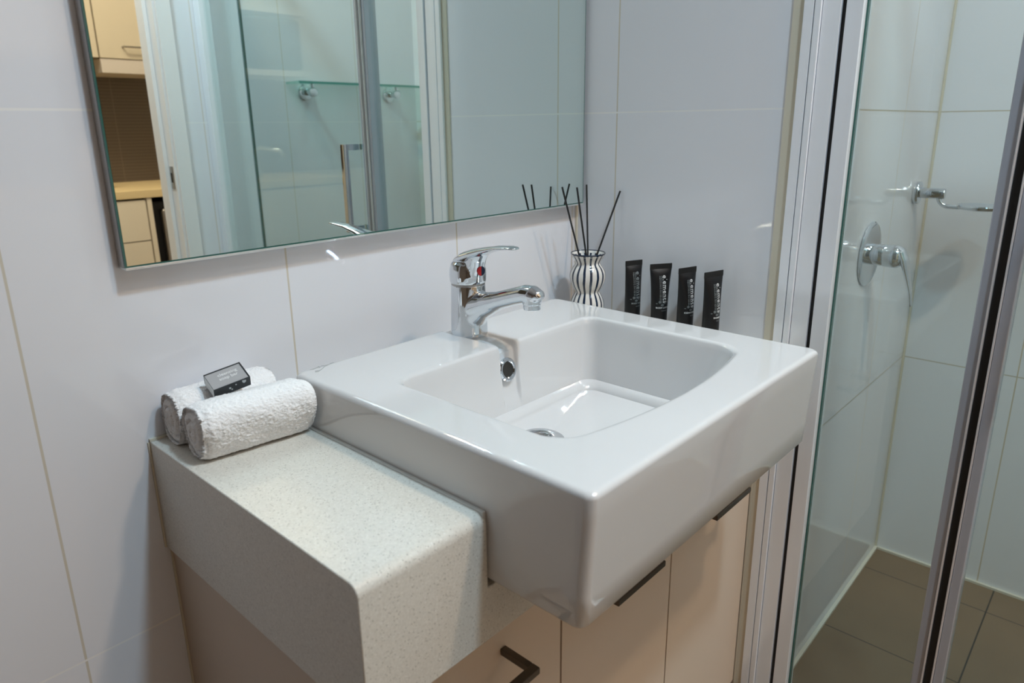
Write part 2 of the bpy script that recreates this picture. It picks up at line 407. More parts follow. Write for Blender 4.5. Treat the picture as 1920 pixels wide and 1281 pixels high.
# ================================================================== STONE TOP
def stone():
    xs = [-0.1964, -0.0515, 0.4545, 0.6085]; ys = [-0.4052, -0.0765, -0.0008]; zs = [-0.1393, -0.0800, 0.0]
    bm = bmesh.new(); V = {}
    def vert(i, j, k):
        if (i, j, k) not in V: V[(i, j, k)] = bm.verts.new((xs[i], ys[j], zs[k]))
        return V[(i, j, k)]
    filled = lambda i, j, k: 0 <= i < 3 and 0 <= j < 2 and 0 <= k < 2 and not (i == 1 and j == 0 and k == 1)
    for i in range(3):
        for j in range(2):
            for k in range(2):
                if not filled(i, j, k): continue
                for d, q in (((-1,0,0),((i,j,k),(i,j,k+1),(i,j+1,k+1),(i,j+1,k))), ((1,0,0),((i+1,j,k),(i+1,j+1,k),(i+1,j+1,k+1),(i+1,j,k+1))),
                             ((0,-1,0),((i,j,k),(i+1,j,k),(i+1,j,k+1),(i,j,k+1))), ((0,1,0),((i,j+1,k),(i,j+1,k+1),(i+1,j+1,k+1),(i+1,j+1,k))),
                             ((0,0,-1),((i,j,k),(i,j+1,k),(i+1,j+1,k),(i+1,j,k))), ((0,0,1),((i,j,k+1),(i+1,j,k+1),(i+1,j+1,k+1),(i,j+1,k+1)))):
                    if not filled(i+d[0], j+d[1], k+d[2]): bm.faces.new([vert(*a) for a in q])
    bmesh.ops.recalc_face_normals(bm, faces=bm.faces)
    bmesh.ops.dissolve_limit(bm, angle_limit=0.01, verts=bm.verts, edges=bm.edges)
    es = [e for e in bm.edges if all(abs(v.co.y - ys[0]) < 1e-6 and abs(v.co.z) < 1e-6 for v in e.verts)]
    bmesh.ops.bevel(bm, geom=es, offset=0.011, segments=6, affect='EDGES', profile=0.5)
    mb = MB(); mb.bm.free(); mb.bm = bm
    o = mb.build('stone_benchtop', M['stone'], None, angle=30)
    tag(o, 'pale speckled stone vanity benchtop with deep apron, cut out around the basin', 'benchtop')
    md = o.modifiers.new('bevel', 'BEVEL'); md.width = 0.0010; md.segments = 2; md.limit_method = 'ANGLE'; md.angle_limit = math.radians(60)
    return o
stone()

# ================================================================== BASIN
BX0, BX1, BYB, BYF, BZ, BZB = -0.0502, 0.4529, -0.0775, -0.5252, 0.062, -0.0760
GX = 0.2060          # middle of the tap groove
dense = [GX - 0.030 + 0.001*i for i in range(61)]
def loop(x0, x1, yb, yf, r, bow=0.0, rfr=None, nc=10, ns=40):
    """closed outline from the back left, clockwise: back, right, front, left; bow pushes the front's middle out"""
    P = []; rf = r if rfr is None else rfr
    a = x0 + r; n1 = 50
    for i in range(n1): P.append([a + (dense[0]-a)*i/n1, yb])
    for x in dense: P.append([x, yb])
    b = x1 - r
    for i in range(1, n1): P.append([dense[-1] + (b-dense[-1])*i/n1, yb])
    for i in range(nc):
        t = PI/2*i/nc; P.append([b + r*math.sin(t), yb - r + r*math.cos(t)])
    for i in range(ns): P.append([x1, (yb - r) + ((yf + rf) - (yb - r))*i/ns])
    for i in range(nc):
        t = PI/2*i/nc; P.append([x1 - rf + rf*math.cos(t), yf + rf - rf*math.sin(t)])
    nf = 80; c0, c1 = x1 - rf, x0 + rf
    for i in range(nf): P.append([c0 + (c1-c0)*i/nf, yf])
    for i in range(nc):
        t = PI/2*i/nc; P.append([x0 + rf - rf*math.sin(t), yf + rf - rf*math.cos(t)])
    for i in range(ns): P.append([x0, (yf + rf) + ((yb - r) - (yf + rf))*i/ns])
    for i in range(nc):
        t = PI/2*i/nc; P.append([x0 + r - r*math.cos(t), yb - r + r*math.sin(t)])
    if bow:
        xm, hw = (x0+x1)/2, (x1-x0)/2
        for p in P:
            k = smooth01((yb - p[1])/(yb - yf)); u = (p[0]-xm)/hw
            p[1] -= bow*(1 - u*u)*k
    return P
def basin():
    secs = []
    def outer(inset, z):
        k = (BZ - z)/(BZ - BZB)
        return [(x, y, z) for x, y in loop(BX0+inset, BX1-inset, BYB-inset, BYF+inset+0.009*k, 0.010, 0.0)]
    for a in (0.006, 0.0025, 0.0): secs.append(outer(a, BZB + (0.006 - a)*0.9 if a else BZB + 0.007))
    for z in (-0.04, 0.0, 0.035): secs.append(outer(0, z))
    R = 0.0065
    for i in range(6):
        t = PI/2*i/5; secs.append(outer(R - R*math.cos(t), BZ - R + R*math.sin(t)))
    top_o = secs[-1]
    rim = loop(0.0085, 0.3955, -0.190, -0.446, 0.020, 0.026, 0.030)
    for i in range(1, 26):
        f = i/25
        secs.append([(p[0]+(q[0]-p[0])*f, p[1]+(q[1]-p[1])*f, BZ) for p, q in zip(top_o, rim)])
    # lip and wall, t: depth fraction
    def wall(ins, z, fr):
        return [(x, y, z) for x, y in loop(0.0085+ins[0], 0.3955-ins[1], -0.190-ins[2], -0.446+ins[3], 0.020, 0.026*(1-fr), 0.030+0.02*fr)]
    r = 0.006
    for i in range(1, 7):
        t = PI/2*i/7*0.88; s_, c_ = r*math.sin(t), r*(1-math.cos(t))
        secs.append(wall((s_, s_, s_, s_*1.3), BZ - c_, 0.02))
    z0 = BZ - c_
    for i in range(1, 15):
        t = i/14; z = z0 + (-0.032 - z0)*t
        secs.append(wall((0.006+0.016*t, 0.006+0.014*t, 0.006+0.010*t, 0.006+0.016*t), z, t))
    for i in range(1, 8):
        t = PI/2*i/7*0.84; k = 0.012; q = k*math.sin(t); dz = k*0.9*(1-math.cos(t))
        secs.append(wall((0.022+q, 0.020+q, 0.016+q, 0.022+q), -0.032 - dz - 0.004*math.sin(t), 1))
    fold = secs[-1]; DC = (0.1945, -0.262); rd = 0.024
    zf = fold[0][2]
    for i in range(1, 17):
        f = i/16; ring = []
        for p in fold:
            a = math.atan2(p[1]-DC[1], p[0]-DC[0]); q = (DC[0]+rd*math.cos(a), DC[1]+rd*math.sin(a))
            ring.append((p[0]+(q[0]-p[0])*f, p[1]+(q[1]-p[1])*f, zf + (-0.0585 - zf)*(f**0.85)))
        secs.append(ring)
    secs.append([(x, y, -0.066) for x, y, z in secs[-1]])
    out = []
    for ring in secs:
        rr = []
        for i, (x, y, z) in enumerate(ring):
            if i < 50 + 61 + 49:                      # the back side carries the groove
                g = smooth01((0.0185 - abs(x - GX))/0.0045)
                if z > BZ - 0.004 and y < BYB - 0.0001:
                    z -= g*(0.0028 + 0.0050*smooth01((-0.158 - y)/0.034))
                    if y < -0.180: y += g*0.0050*smooth01((-0.178 - y)/0.012)
                elif z > -0.05 and y < -0.18 and y > -0.24:
                    y += g*0.0052*smooth01((z + 0.034)/0.03)
                    if z > BZ - 0.014: z -= g*0.0077*smooth01((z - BZ + 0.014)/0.012)
                elif z > BZ - 0.007 and y > -0.09: z -= g*0.0028
            rr.append((x, y, z))
        out.append(rr)
    root = empty('wash_basin', (0.2, -0.3, BZB), 'white rectangular semi-recessed ceramic wash basin with deep square bowl', 'basin')
    m = MB(); m.rings(out); m.build('bowl', M['ceramic'], root, angle=50)
    # overflow ring, a dark disc painted in for its hole's shade, the waste
    c = (GX - 0.004, -0.1980, 0.0260); n = Vector((0, -1, 0.22)).normalized()
    q = n.to_track_quat('Z', 'Y').to_matrix().to_4x4(); T = Matrix.Translation(c) @ q
    m = MB(); m.lathe([(0.0105, -0.012), (0.0105, 0.0012), (0.0118, 0.0026), (0.0145, 0.0026), (0.0165, 0.0008), (0.0165, -0.004)], n=48, cap0=False, cap1=False)
    bmesh.ops.transform(m.bm, matrix=T, verts=m.bm.verts); o = m.build('overflow_ring', M['chrome'], root); o['label'] = 'chrome overflow ring'
    m = MB(); m.lathe([(0.0104, -0.008), (0.0104, 0.0006), (0.002, 0.0007)], n=32); bmesh.ops.transform(m.bm, matrix=T, verts=m.bm.verts)
    h = m.build('overflow_hole_shade', M['dark'], o)
    m = MB(); m.lathe([(0.0335, -0.0580), (0.0335, -0.0555), (0.031, -0.0538), (0.024, -0.0545), (0.0195, -0.0585), (0.0195, -0.066)], (DC[0], DC[1], 0), n=64, cap0=False, cap1=False)
    wst = m.build('waste_ring', M['chrome'], root); wst['label'] = 'chrome waste ring'
    m = MB(); m.lathe([(0.0205, -0.066), (0.0205, -0.0645), (0.006, -0.0635), (0.001, -0.0635)], (DC[0], DC[1], 0), n=48)
    m.build('waste_cup', M['satin'], wst)
    # printed script mark by the left back corner
    m = MB()
    strokes = [[(-.030,-.084),(-.026,-.0855),(-.021,-.0838),(-.016,-.0815)], [(-.029,-.093),(-.024,-.0955),(-.018,-.092),(-.012,-.087),(-.006,-.0855),(0.000,-.083),(.004,-.0835)],
               [(-.018,-.086),(-.014,-.0825),(-.011,-.0835),(-.008,-.0855)], [(-.031,-.0965),(-.028,-.0975),(-.025,-.0965)]]
    for st in strokes:
        m.tube([(x, y, BZ + 0.0001) for x, y in st], 0.00055, 6)
    m.build('printed_mark', M['logo'], root)
    # silicone bead against the stone
    m = MB(); m.box((BX0-0.0045, -0.4035, -0.077), (BX0-0.0002, -0.080, 0.0020), 0.0008, 2)
    m.build('sealant_bead', plain('grey_silicone', (0.60, 0.60, 0.58), 0.4), root)
    return root
basin()

# ================================================================== BASIN MIXER TAP
def remesh(o, vox, it=8):
    md = o.modifiers.new('remesh', 'REMESH'); md.mode = 'VOXEL'; md.voxel_size = vox; md.use_smooth_shade = True
    ms = o.modifiers.new('smooth', 'SMOOTH'); ms.factor = 0.5; ms.iterations = it
    return o
def tap():
    TX, TY = 0.2105, -0.1165; zb = BZ - 0.0032
    root = empty('basin_tap', (TX, TY, zb), 'chrome single lever mixer tap at the back of the basin', 'tap')
    P = lambda y, z, x=0.0: (TX + x, TY + y, z)
    m = MB()
    m.lathe([(0.0262, zb), (0.0264, zb+0.002), (0.0258, 0.085), (0.0250, 0.110), (0.0243, 0.1335)], (TX, TY, 0), n=64)
    d = (0, -1, 0.30); sd = (1, 0, 0)
    m.loft([(P(0.000, 0.101), 0.0215, 0.021, (0,-1,.1), sd), (P(-0.018, 0.104), 0.0205, 0.0200, d, sd), (P(-0.035, 0.1105), 0.0172, 0.0155, d, sd), (P(-0.060, 0.1190), 0.0150, 0.0125, d, sd),
            (P(-0.090, 0.1290), 0.0142, 0.0120, d, sd), (P(-0.108, 0.1345), 0.0145, 0.0125, (0,-1,.15), sd), (P(-0.1195, 0.1352), 0.0142, 0.0125, (0,-1,-.2), sd), (P(-0.129, 0.1335), 0.0118, 0.0100, (0,-1,-.6), sd), (P(-0.1335, 0.131), 0.0070, 0.0060, (0,-1,-.9), sd)], 40)
    m.loft([(P(0.004, zb+0.004), 0.0220, 0.0215, (0,-.2,1), sd), (P(-0.002, 0.078), 0.0225, 0.0215, (0,-.5,1), sd), (P(-0.011, 0.090), 0.0205, 0.0190, (0,-.8,1), sd), (P(-0.028, 0.101), 0.0165, 0.0140, (0,-1,.6), sd), (P(-0.052, 0.1125), 0.0130, 0.0110, (0,-1,.4), sd), (P(-0.075, 0.122), 0.0110, 0.009, (0,-1,.3), sd)], 40)
    m.lathe([(0.0126, 0.1225), (0.0128, 0.1265), (0.0135, 0.136)], (TX, TY-0.1190, 0), n=40)
    b = m.build('spout_body', M['chrome'], root); remesh(b, 0.0009, 12)
    m = MB(); m.lathe([(0.0085, 0.1165), (0.0112, 0.1160), (0.0116, 0.1172), (0.0116, 0.1238)], (TX, TY-0.1190, 0), n=40)
    m.build('aerator', M['chrome'], root)
    m = MB(); m.lathe([(0.0238, 0.1325), (0.0238, 0.1372)], (TX, TY, 0), n=64); m.build('joint_ring', M['satin'], root)
    # handle: turned slightly to the left
    R = Matrix.Translation((TX, TY, 0)) @ Matrix.Rotation(math.radians(-10), 4, 'Z') @ Matrix.Translation((-TX, -TY, 0))
    m = MB()
    m.lathe([(0.0252, 0.1358), (0.0258, 0.139), (0.0262, 0.147), (0.0258, 0.155), (0.0235, 0.163), (0.018, 0.168), (0.008, 0.170)], (TX, TY, 0), n=64)
    m.loft([(P(0.018, 0.1545), 0.010, 0.006, (0,-.7,1), sd), (P(0.009, 0.1655), 0.019, 0.0085, (0,-1,.6), sd), (P(-0.008, 0.1735), 0.0215, 0.0085, (0,-1,.4), sd), (P(-0.026, 0.1800), 0.0200, 0.0070, (0,-1,.38), sd),
            (P(-0.048, 0.1870), 0.0155, 0.0048, (0,-1,.28), sd), (P(-0.075, 0.1935), 0.0122, 0.0032, (0,-1,.18), sd), (P(-0.098, 0.1965), 0.0110, 0.0027, (0,-1,.06), sd), (P(-0.106, 0.1968), 0.0095, 0.0023, (0,-1,0), sd), (P(-0.111, 0.1966), 0.0060, 0.0015, (0,-1,0), sd)], 40)
    m.loft([(P(-0.010, 0.140), 0.0165, 0.0175, (0,-.1,1), sd), (P(-0.0125, 0.152), 0.0155, 0.0170, (0,-.15,1), sd), (P(-0.017, 0.164), 0.0145, 0.0160, (0,-.3,1), sd), (P(-0.026, 0.175), 0.0130, 0.0110, (0,-.7,1), sd), (P(-0.040, 0.183), 0.0100, 0.0050, (0,-1,.5), sd)], 40)
    bmesh.ops.transform(m.bm, matrix=R, verts=m.bm.verts)
    h = m.build('lever_handle', M['chrome'], root); remesh(h, 0.0009, 10)
    for nm, mt, s in (('hot_marker', M['red'], -1), ('cold_marker', M['blue'], 1)):
        m = MB(); ring = []
        for i in range(17):
            t = -PI/2 + PI*i/16; ring.append((s*0.0062*math.cos(t), 0.0066*math.sin(t), 0))
        m.rings([ring, [(x, y, 0.0012) for x, y, z in ring]])
        q = Vector((0, -1, -0.12)).normalized().to_track_quat('Z', 'Y').to_matrix().to_4x4()
        T = R @ Matrix.Translation(P(-0.0322, 0.1565)) @ Matrix.Rotation(PI/2, 4, 'X')
        bmesh.ops.transform(m.bm, matrix=T, verts=m.bm.verts)
        m.build(nm, mt, h)
tap()

# ================================================================== VANITY CABINET
def cabinet():
    root = empty('vanity_cabinet', (0.2, -0.2, FL), 'beige laminate vanity cabinet with three doors and dark bar handles under the stone top', 'cabinet')
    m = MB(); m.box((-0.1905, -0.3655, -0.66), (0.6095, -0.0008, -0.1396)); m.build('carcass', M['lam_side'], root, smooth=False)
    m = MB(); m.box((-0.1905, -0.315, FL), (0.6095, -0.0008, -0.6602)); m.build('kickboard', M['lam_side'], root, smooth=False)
    m = MB(); m.box((-0.188, -0.3668, -0.66), (0.609, -0.3656, -0.140)); m.build('gap_shade_sheet', M['dark'], root, smooth=False)  # dark sheet puts the shade between the doors into colour
    doors = [(-0.1880, 0.0868, -0.117, -0.008, -0.1885), (0.0898, 0.3435, 0.134, 0.240, -0.1915), (0.3465, 0.6085, 0.381, 0.492, -0.1925)]
    for x0, x1, h0, h1, hz in doors:
        m = MB(); m.box((x0, -0.3850, -0.657), (x1, -0.3670, -0.1410), 0.0008, 2); d = m.build('door', M['laminate'], root)
        m = MB(); b = 0.0040
        m.box((h0, -0.434, hz-b), (h1, -0.4236, hz+b), 0.0012, 2)
        m.box((h0, -0.4236, hz-b), (h0+2*b, -0.3852, hz+b), 0.0010, 2); m.box((h1-2*b, -0.4236, hz-b), (h1, -0.3852, hz+b), 0.0010, 2)
        m.build('handle', M['handle'], d)
cabinet()

# ================================================================== TOWELS
def towel(name, cx0, cx1, yc, zc, ry, rz, seed, label, yaw=0, shape=0, tilt=0):
    random.seed(seed)
    NA, NT = 150, 220; L = cx1 - cx0; rings = []
    def section(th, sx):
        ct, st = math.cos(th), math.sin(th)
        p = 2.5; k = (abs(ct)**p + abs(st)**p)**(-1/p)
        y, z = ry*ct*k, rz*st*k
        if shape == 1:
            y += 0.006*math.sin(2*th+0.6)*1.0; z += -0.003*math.cos(th*2)*(1 if y < 0 else 0.3)
            y -= 0.10*z
        return y, z
    cap = 26
    def ring(x, sc, dx, end):
        R = []
        for j in range(NT):
            th = 2*PI*j/NT
            y, z = section(th, x); xx = x
            if end:
                rr = sc; turns = 3.0
                ph = (rr*turns - th/(2*PI)*end) % 1.0
                g = math.exp(-((ph-0.5)/0.16)**2)
                xx += end*(dx - 0.0055*g*smooth01(rr*3)*smooth01((1.02-rr)*7))
            R.append((xx, y*sc, z*sc))
        return R
    for i in range(cap):                                   # left end, from centre out
        s = max(0.012, (i/cap)**0.9); rings.append(ring(cx0 + 0.004, s*0.97, 0.0085*math.sqrt(max(0, 1-s*s)) - 0.003, -1))
    for i in range(NA+1):
        f = i/NA; x = cx0 + L*f
        e = min(f, 1-f)*L; sc = 1 - 0.10*(1-smooth01(e/0.012))
        rings.append([(x, y*sc, z*sc) for y, z in (section(2*PI*j/NT, x) for j in range(NT))])
    for i in range(cap-1, -1, -1):
        s = max(0.012, (i/cap)**0.9); rings.append(ring(cx1 - 0.004, s*0.97, 0.0085*math.sqrt(max(0, 1-s*s)) - 0.003, 1))
    m = MB(); m.rings(rings); bm = m.bm
    bm.normal_update()
    Rz = Matrix.Rotation(math.radians(yaw), 4, 'Z') @ Matrix.Rotation(math.radians(tilt), 4, 'Y')
    xm = (cx0+cx1)/2
    bmesh.ops.recalc_face_normals(bm, faces=bm.faces); bm.normal_update()
    new = []
    for v in bm.verts:
        c = v.co.copy(); c.x -= xm
        n = v.normal
        q = Vector((c.x*1.0, c.y*1.7, c.z*1.7))
        dsp = 0.0018*noise.noise(q*26 + Vector((seed*3.1, 0, 0))) + 0.0006*noise.noise(q*150 + Vector((0, seed, 0))) + 0.0012*noise.noise(Vector((c.x*380, c.y*900, c.z*900)))
        c = c + n*dsp
        c = Rz @ c; c += Vector((xm, yc, zc))
        c.z = max(c.z, 0.0006 + 0.0005*abs(noise.noise(c*500)))
        if c.x > -0.0555: c.x = -0.0555 + 0.1*(c.x + 0.0555)*0 - 0.0003
        if c.y > -0.002: c.y = -0.002
        new.append(c)
    for v, c in zip(bm.verts, new): v.co = c
    o = m.build(name, M['towel'], None, angle=180); 
    o2 = tag(o, label, 'towel', 'rolled face washers on the benchtop')
    me = o.data; org = Vector((xm, yc, H0)); me.transform(Matrix.Translation(-org)); o.location = org
    return o
towel('rolled_towel', -0.180, -0.058, -0.0300, 0.0300, 0.0265, 0.0325, 3, 'rolled white terry towel against the wall, behind the other roll', 0, 0)
towel('rolled_towel', -0.1815, -0.0500, -0.0975, 0.0302, 0.0335, 0.0315, 8, 'rolled white terry towel in front, casting its shadow on the stone', -6, 1)

# ================================================================== SOAP BOX
def soap():
    root = empty('soap_box', (-0.122, -0.056, 0.060), 'small black box with grey label lying on top of the two rolled towels', 'box')
    T = Matrix.Translation((-0.1232, -0.0610, 0.0695)) @ Matrix.Rotation(math.radians(-7), 4, 'Z') @ Matrix.Rotation(math.radians(-8.7), 4, 'Y') @ Matrix.Rotation(math.radians(25), 4, 'X')
    w_, d_, h_ = 0.0212, 0.0140, 0.0070
    m = MB(); m.box((-w_, -d_, -h_), (w_, d_, h_), 0.0004, 2, T); m.build('box_body', M['blackbox'], root, angle=30)
    m = MB(); m.box((-w_+0.0004, -d_+0.0005, h_), (w_-0.0022, d_-0.0025, h_+0.0002), mtx=T); m.build('label_panel', M['label'], root, smooth=False)
    m = MB(); m.box((-w_-0.0002, -d_+0.0006, -h_+0.0006), (-w_, d_-0.003, h_-0.0004), mtx=T); m.build('side_panel', M['cardw'], root, smooth=False)
    TT = T @ Matrix.Translation((0.002, 0.001, h_+0.0003))
    text_part('cleansing', 0.0062, M['ink'], Matrix.Translation((0,0,0)) @ TT @ Matrix.Translation((0.0, 0.0032, 0)), root, bold=0.0001)
    text_part('soap bar', 0.0062, M['ink'], TT @ Matrix.Translation((-0.001, -0.0032, 0)), root, bold=0.0001)
    m = MB()
    for (u, v, r) in ((-0.003, 0.001, 0.0013), (0.004, 0.003, 0.0008), (0.0135, 0.0040, 0.0024), (-0.001, -0.002, 0.0009)):
        P_ = T @ Vector((u, -d_-0.0002, v)); m.lathe([(r, -0.0002), (r, 0.0002)], tuple(P_), 'y', 10)
    m.build('printed_leaf_pattern', M['inkgrey'], root)
soap()

# ================================================================== VASE AND REEDS
def vase():
    VX, VY = 0.5575, -0.0700
    root = empty('striped_vase', (VX, VY, 0.0004), 'small curvy ceramic vase with black and white stripes in the corner behind the basin', 'vase')
    prof = [(0.0225, 0.000), (0.0245, 0.0015), (0.0285, 0.010), (0.0312, 0.022), (0.0305, 0.034), (0.0268, 0.044), (0.0232, 0.0505), (0.0225, 0.053), (0.0238, 0.0565), (0.0275, 0.063), (0.0312, 0.0720), (0.0328, 0.081),
            (0.0318, 0.0895), (0.0282, 0.0970), (0.0240, 0.1025), (0.0226, 0.1055), (0.0232, 0.1085), (0.0258, 0.1135), (0.0292, 0.1190), (0.0313, 0.1228), (0.0315, 0.1240), (0.0306, 0.1244),
            (0.0285, 0.1215), (0.0250, 0.1150), (0.0208, 0.1080), (0.0200, 0.1050), (0.0208, 0.1010), (0.0245, 0.090), (0.025, 0.070), (0.020, 0.055), (0.0195, 0.045), (0.02, 0.02), (0.001, 0.015)]
    # smooth the profile
    pr = []
    for i in range(len(prof)-1):
        p0 = prof[max(i-1, 0)]; p1 = prof[i]; p2 = prof[i+1]; p3 = prof[min(i+2, len(prof)-1)]
        for k in range(4):
            t = k/4
            pr.append(tuple(0.5*((2*b)+(-a+c)*t+(2*a-5*b+4*c-d)*t*t+(-a+3*b-3*c+d)*t**3) for a, b, c, d in zip(p0, p1, p2, p3)))
    pr.append(prof[-1])
    m = MB(); m.lathe([(r, h+0.0004) for r, h in pr], (VX, VY, 0), n=96)
    m.build('vase_body', M['vase'], root, angle=60)
    tips = [((0.487, -0.065, 0.246), 'leftmost black diffuser reed in the striped vase, leaning left'), ((0.519, -0.072, 0.2435), 'second black diffuser reed from the left, leaning slightly left'),
            ((0.590, -0.040, 0.242), 'upright black diffuser reed in the striped vase'), ((0.616, -0.104, 0.232), 'black diffuser reed leaning far right out of the vase')]
    feet = [(0.567, -0.072), (0.567, -0.076), (0.556, -0.075), (0.545, -0.060)]
    for (tp, lab), ft in zip(tips, feet):
        f = Vector((ft[0], ft[1], 0.028)); t = Vector(tp)
        if tp[0] > 0.606: t = Vector((0.6095, -0.1005, 0.2325))
        o = empty('diffuser_reed', (f.x, f.y, f.z), None, None)
        bpy.data.objects.remove(o)
        m = MB(); m.tube([f, t], 0.00165, 10)
        o = m.build('diffuser_reed', M['reed'], None, loc=tuple(f))
        tag(o, lab, 'reed', 'diffuser reeds in the striped vase')
vase()

# ================================================================== TUBES
def cosmetic(cx, cy, yaw, wtop, ht, label, product, sub, dim):
    root = empty('toiletry_tube', (cx, cy, 0.0004), label, 'tube', 'black toiletry tubes by the wall')
    Rm = Matrix.Translation((cx, cy, 0.0004)) @ Matrix.Rotation(yaw, 4, 'Z')   # local +x along the seal, -y faces out
    rb = 0.0138; secs = []
    NS = 22; n = 48
    def dims(f):
        e = smooth01(f)**0.9
        hw = rb + (wtop/2 - rb)*(0.15*f + 0.85*f**2.2) ; hd = rb*math.sqrt(max(0.0, 1 - f**1.7)) if f < 1 else 0
        return hw, max(hd, 0.0009)
    zb_, zt = 0.016, ht - 0.009
    m = MB(); rings = []
    for i in range(NS+1):
        f = i/NS; hw, hd = dims(f); z = zb_ + (zt - zb_)*f
        rings.append([Rm @ Vector((hw*math.cos(2*PI*j/n), hd*math.sin(2*PI*j/n), z)) for j in range(n)])
    m.rings(rings); m.build('tube_body', M['black'], root)
    m = MB(); m.box((-wtop/2, -0.0008, zt-0.0005), (wtop/2, 0.0008, ht), 0.0003, 1, Rm); m.build('crimped_seal', plain('matt_black_plastic', (0.006,)*3, 0.6), root)
    m = MB(); rr = []
    for r, z in ((0.0120, 0.0), (0.0128, 0.0006), (0.0130, 0.0155), (0.0125, 0.0162)):
        rr.append([Rm @ Vector((r*math.cos(2*PI*j/40), r*math.sin(2*PI*j/40), z)) for j in range(40)])
    m.rings(rr); m.build('screw_cap', M['black'], root)
    def surf(x, z):       # point on the front surface, and its frame
        f = (z - zb_)/(zt - zb_); hw, hd = dims(f)
        return -hd*math.sqrt(max(0.0, 1-(x/hw)**2))
    def stick(o):
        inv = Rm.inverted(); base = root_loc(o.parent) if o.parent else Vector((0,0,0))
        Mw = Rm @ Matrix.Identity(4)
        for v in o.data.vertices:
            pz = v.co.z; y = surf(max(-0.99*dims((pz-zb_)/(zt-zb_))[0], min(0.99*dims((pz-zb_)/(zt-zb_))[0], v.co.x)), max(zb_, min(zt, pz)))
            p = Rm @ Vector((v.co.x, y - 0.0001 + v.co.y, pz))
            v.co = p + Vector((0, 0, H0)) - base
    def label_text(s, size, mat, x, z, turn, space=1.0, bold=0.0):
        cu = bpy.data.curves.new('txt', 'FONT'); cu.body = s; cu.size = size; cu.extrude = 0; cu.space_character = space; cu.offset = bold
        cu.align_x = 'LEFT' if turn else 'CENTER'; cu.align_y = 'CENTER'; cu.resolution_u = 3
        to = bpy.data.objects.new('txt', cu); C.objects.link(to); bpy.context.view_layer.update()
        me = bpy.data.meshes.new_from_object(to.evaluated_get(bpy.context.evaluated_depsgraph_get())); bpy.data.objects.remove(to)
        A = Matrix.Translation((x, 0, z)) @ Matrix.Rotation(PI/2, 4, 'X') @ (Matrix.Rotation(-PI/2, 4, 'Z') if turn else Matrix.Identity(4))
        me.transform(A); me.name = 'lettering'; me.materials.clear(); me.materials.append(mat)
        o = bpy.data.objects.new('lettering', me); C.objects.link(o); o.parent = root; stick(o); return o
    label_text('elements', 0.0118, M['ink' if not dim else 'inkgrey'], 0.0045, ht-0.019, True, 1.12, 0.0001)
    label_text(product, 0.0036, M['ink' if not dim else 'inkgrey'], 0.0025, 0.0425, False, 1.1, 0.0001)
    label_text(sub, 0.0028, M['inkgrey'], 0.0030, 0.0375, False, 1.1)
    for k in range(2): label_text('bergamot & white tea  30 ml  made with care', 0.0028, M['inkgrey'], -0.0040+0.0030*k, ht-0.020, True, 0.92)
    # faint leaf pattern above the product name
    m = MB(); random.seed(int(cx*1e4)); 
    for k in range(5):
        u = -0.0095 + 0.0047*k; v = 0.0500 + 0.003*math.sin(k*2.1); r = 0.0012 + 0.0007*((k*7) % 3)
        ring = [(u + r*1.2*math.cos(t*PI/5), 0, v + r*0.8*math.sin(t*PI/5)*(1.6 if k % 2 else 1)) for t in range(10)]
        vs = [m.bm.verts.new(p) for p in ring]; m.bm.faces.new(vs)
    me = bpy.data.meshes.new('leaf_print'); m.bm.to_mesh(me); m.bm.free(); me.materials.append(M['inkdim'])
    o = bpy.data.objects.new('leaf_print', me); C.objects.link(o); o.parent = root; stick(o)
def yaw_of(a, b): return math.atan2(b[1]-a[1], b[0]-a[0])
cosmetic(0.5760, -0.1560, yaw_of((.555,-.153),(.586,-.167)), 0.0345, 0.1175, 'black toiletry tube nearest the vase, reading body wash', 'BODY WASH', 'nourish', True)
cosmetic(0.5790, -0.2085, yaw_of((.561,-.199),(.594,-.221)), 0.0405, 0.1175, 'black toiletry tube reading body lotion, second from the vase', 'BODY LOTION', 'hydrate', False)
cosmetic(0.5785, -0.2590, yaw_of((.554,-.255),(.592,-.267)), 0.0395, 0.1175, 'black toiletry tube reading conditioner, third from the vase', 'CONDITIONER', 'smooth', False)
cosmetic(0.5760, -0.3075, yaw_of((.542,-.308),(.584,-.32)), 0.0430, 0.1175, 'black toiletry tube reading shampoo, nearest the shower', 'SHAMPOO', 'refresh', False)

